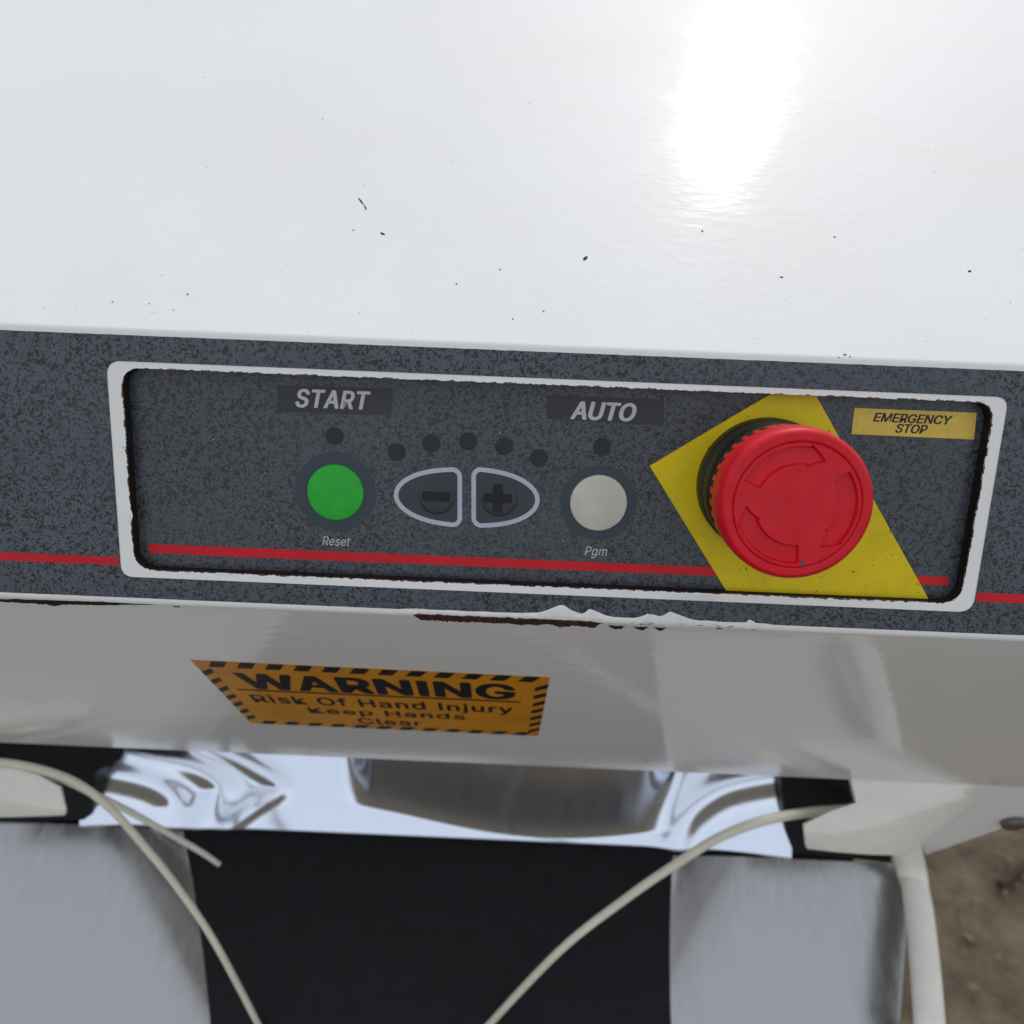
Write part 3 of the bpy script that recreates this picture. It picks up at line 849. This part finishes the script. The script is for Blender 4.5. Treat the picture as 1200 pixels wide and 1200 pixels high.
# cheek at the right end of the hood
n_ch = tilt_n(rad(-14))
ck = [on_plane(x, y, E, n_ch) for x, y in ((1161, 918), (1330, 922), (1330, 926), (1300, 928), (1085, 1003), (1077, 985), (1072, 962))]
cheek = slab('end_cheek', ck, M['paint'], machine, 0.002, -0.0025, n_ch, 0.0004)
bo = on_plane(1187, 963, E, n_ch)
bc = []
bolt = slab('bolt', [bo + Vector((0.0065 * math.cos(a), 0, 0)) + Vector((0, n_ch.z, -n_ch.y)) * 0.0065 * math.sin(a) for a in [2 * math.pi * k / 24 for k in range(24)]], M['bolt'], machine, 0.004, -0.001, n_ch, 0.001)
# cream tubes
def on_v(pts, back): return spline([VP_(x, y, b) for (x, y), b in zip(pts, back)], 8)
def cream(pts, back, r0, r1):
    c = on_v(pts, back); n = len(c)
    return tube('cream_tube', c, [r0 + (r1 - r0) * i / (n - 1) for i in range(n)], M['cream'], machine)
cream([(1030, 950), (990, 949), (940, 953), (890, 963), (840, 983), (790, 1014), (735, 1052), (655, 1115), (560, 1215)], [0.006, 0.0, -0.008, -0.018, -0.022, -0.030, -0.042, -0.060, -0.075], 0.0030, 0.0020)
cream([(-90, 895), (-20, 893), (30, 898), (85, 915), (130, 948), (170, 993), (205, 1036), (252, 1105), (310, 1215)], [-0.01, -0.016, -0.022, -0.024, -0.028, -0.036, -0.046, -0.064, -0.080], 0.0024, 0.0017)
cream([(20, 899), (70, 912), (115, 933), (150, 950), (200, 978), (235, 998), (257, 1013)], [-0.006, -0.012, -0.014, -0.014, -0.014, -0.014, -0.014], 0.0021, 0.0015)
# splayed leg at the right, running down to the ground
lp = [VP_(1052, 962, -0.002), VP_(1060, 985, -0.002), VP_(1068, 1020, -0.002), VP_(1076, 1060, -0.02), VP_(1084, 1130, -0.05), VP_(1090, 1210, -0.08)]
last = W(lp[-1])
def inv(w):
    d = w - ORIGIN; return Vector((d.x, d.dot(U), d.dot(N)))
lp2 = spline(lp, 6) + [inv(Vector((last.x + 0.05, last.y, 0.3))), inv(Vector((last.x + 0.08, last.y, 0.0)))]
tube('leg', lp2, [0.0085] * len(lp2), M['arm'], machine, 20, 0.7)
lp3 = [Vector((-0.62 - p.x * 0.4, p.y, p.z)) for p in lp2]
tube('leg', lp3, [0.0085] * len(lp3), M['arm'], machine, 20, 0.7)
# housing behind: unseen back sheet, added to keep the sun off the inside
def box_w(name, lo, hi, mat):
    x0, y0, z0 = lo; x1, y1, z1 = hi
    vs = [(x, y, z) for z in (z0, z1) for y in (y0, y1) for x in (x0, x1)]
    return link(name, vs, [(0, 1, 3, 2), (4, 6, 7, 5), (0, 4, 5, 1), (2, 3, 7, 6), (0, 2, 6, 4), (1, 5, 7, 3)], mat, machine, True)
bk = W((0, *prof[0]))
box_w('unseen_rear_wall', (XL + 0.01, bk.y - 0.02, 0.0), (XR - 0.12, bk.y - 0.012, bk.z - 0.012), M['paint'])

# ------------------------------------------------------------------ litter on the ground at the right
lv, lf = [], []
for k in range(1500):
    x = random.uniform(0.15, 1.6); y = random.uniform(-0.5, 1.8); a = random.uniform(0, 6.28); s = random.uniform(0.004, 0.012)
    z = random.uniform(0.003, 0.02); t1, t2 = random.uniform(-.5, .5), random.uniform(-.5, .5)
    n0 = len(lv)
    for q, w_ in ((-1, 0), (-.4, .42), (.4, .38), (1, 0), (.4, -.38), (-.4, -.42)):
        u_, v_ = q * s, w_ * s * 1.2
        lv.append((x + u_ * math.cos(a) - v_ * math.sin(a), y + u_ * math.sin(a) + v_ * math.cos(a), z + abs(u_) * t1 + v_ * t2 + s * .5))
    lf.append(tuple(range(n0, n0 + 6)))
lit = link('leaf_litter', lv, lf, M['leaf'], None, True)
tag(lit, 'dry brown leaf litter scattered over the earth', 'leaf litter', kind='stuff')
def ground_px(px, py):
    d = B @ ray(px, py); c = W(CAM); return c + d * (-c.z / d.z)
for pts in ([(1168, 1042), (1185, 1030), (1203, 1018), (1240, 1000)],):
    w3 = [ground_px(*p) + Vector((0, 0, 0.012)) for p in pts]
    o = tube('twig', [inv(p) for p in spline(w3, 5)], [0.007] * (len(pts) * 5 - 4), M['twig'], None, 8)
    tag(o, 'dark bent twig lying on the brown earth beside the machine', 'twig')
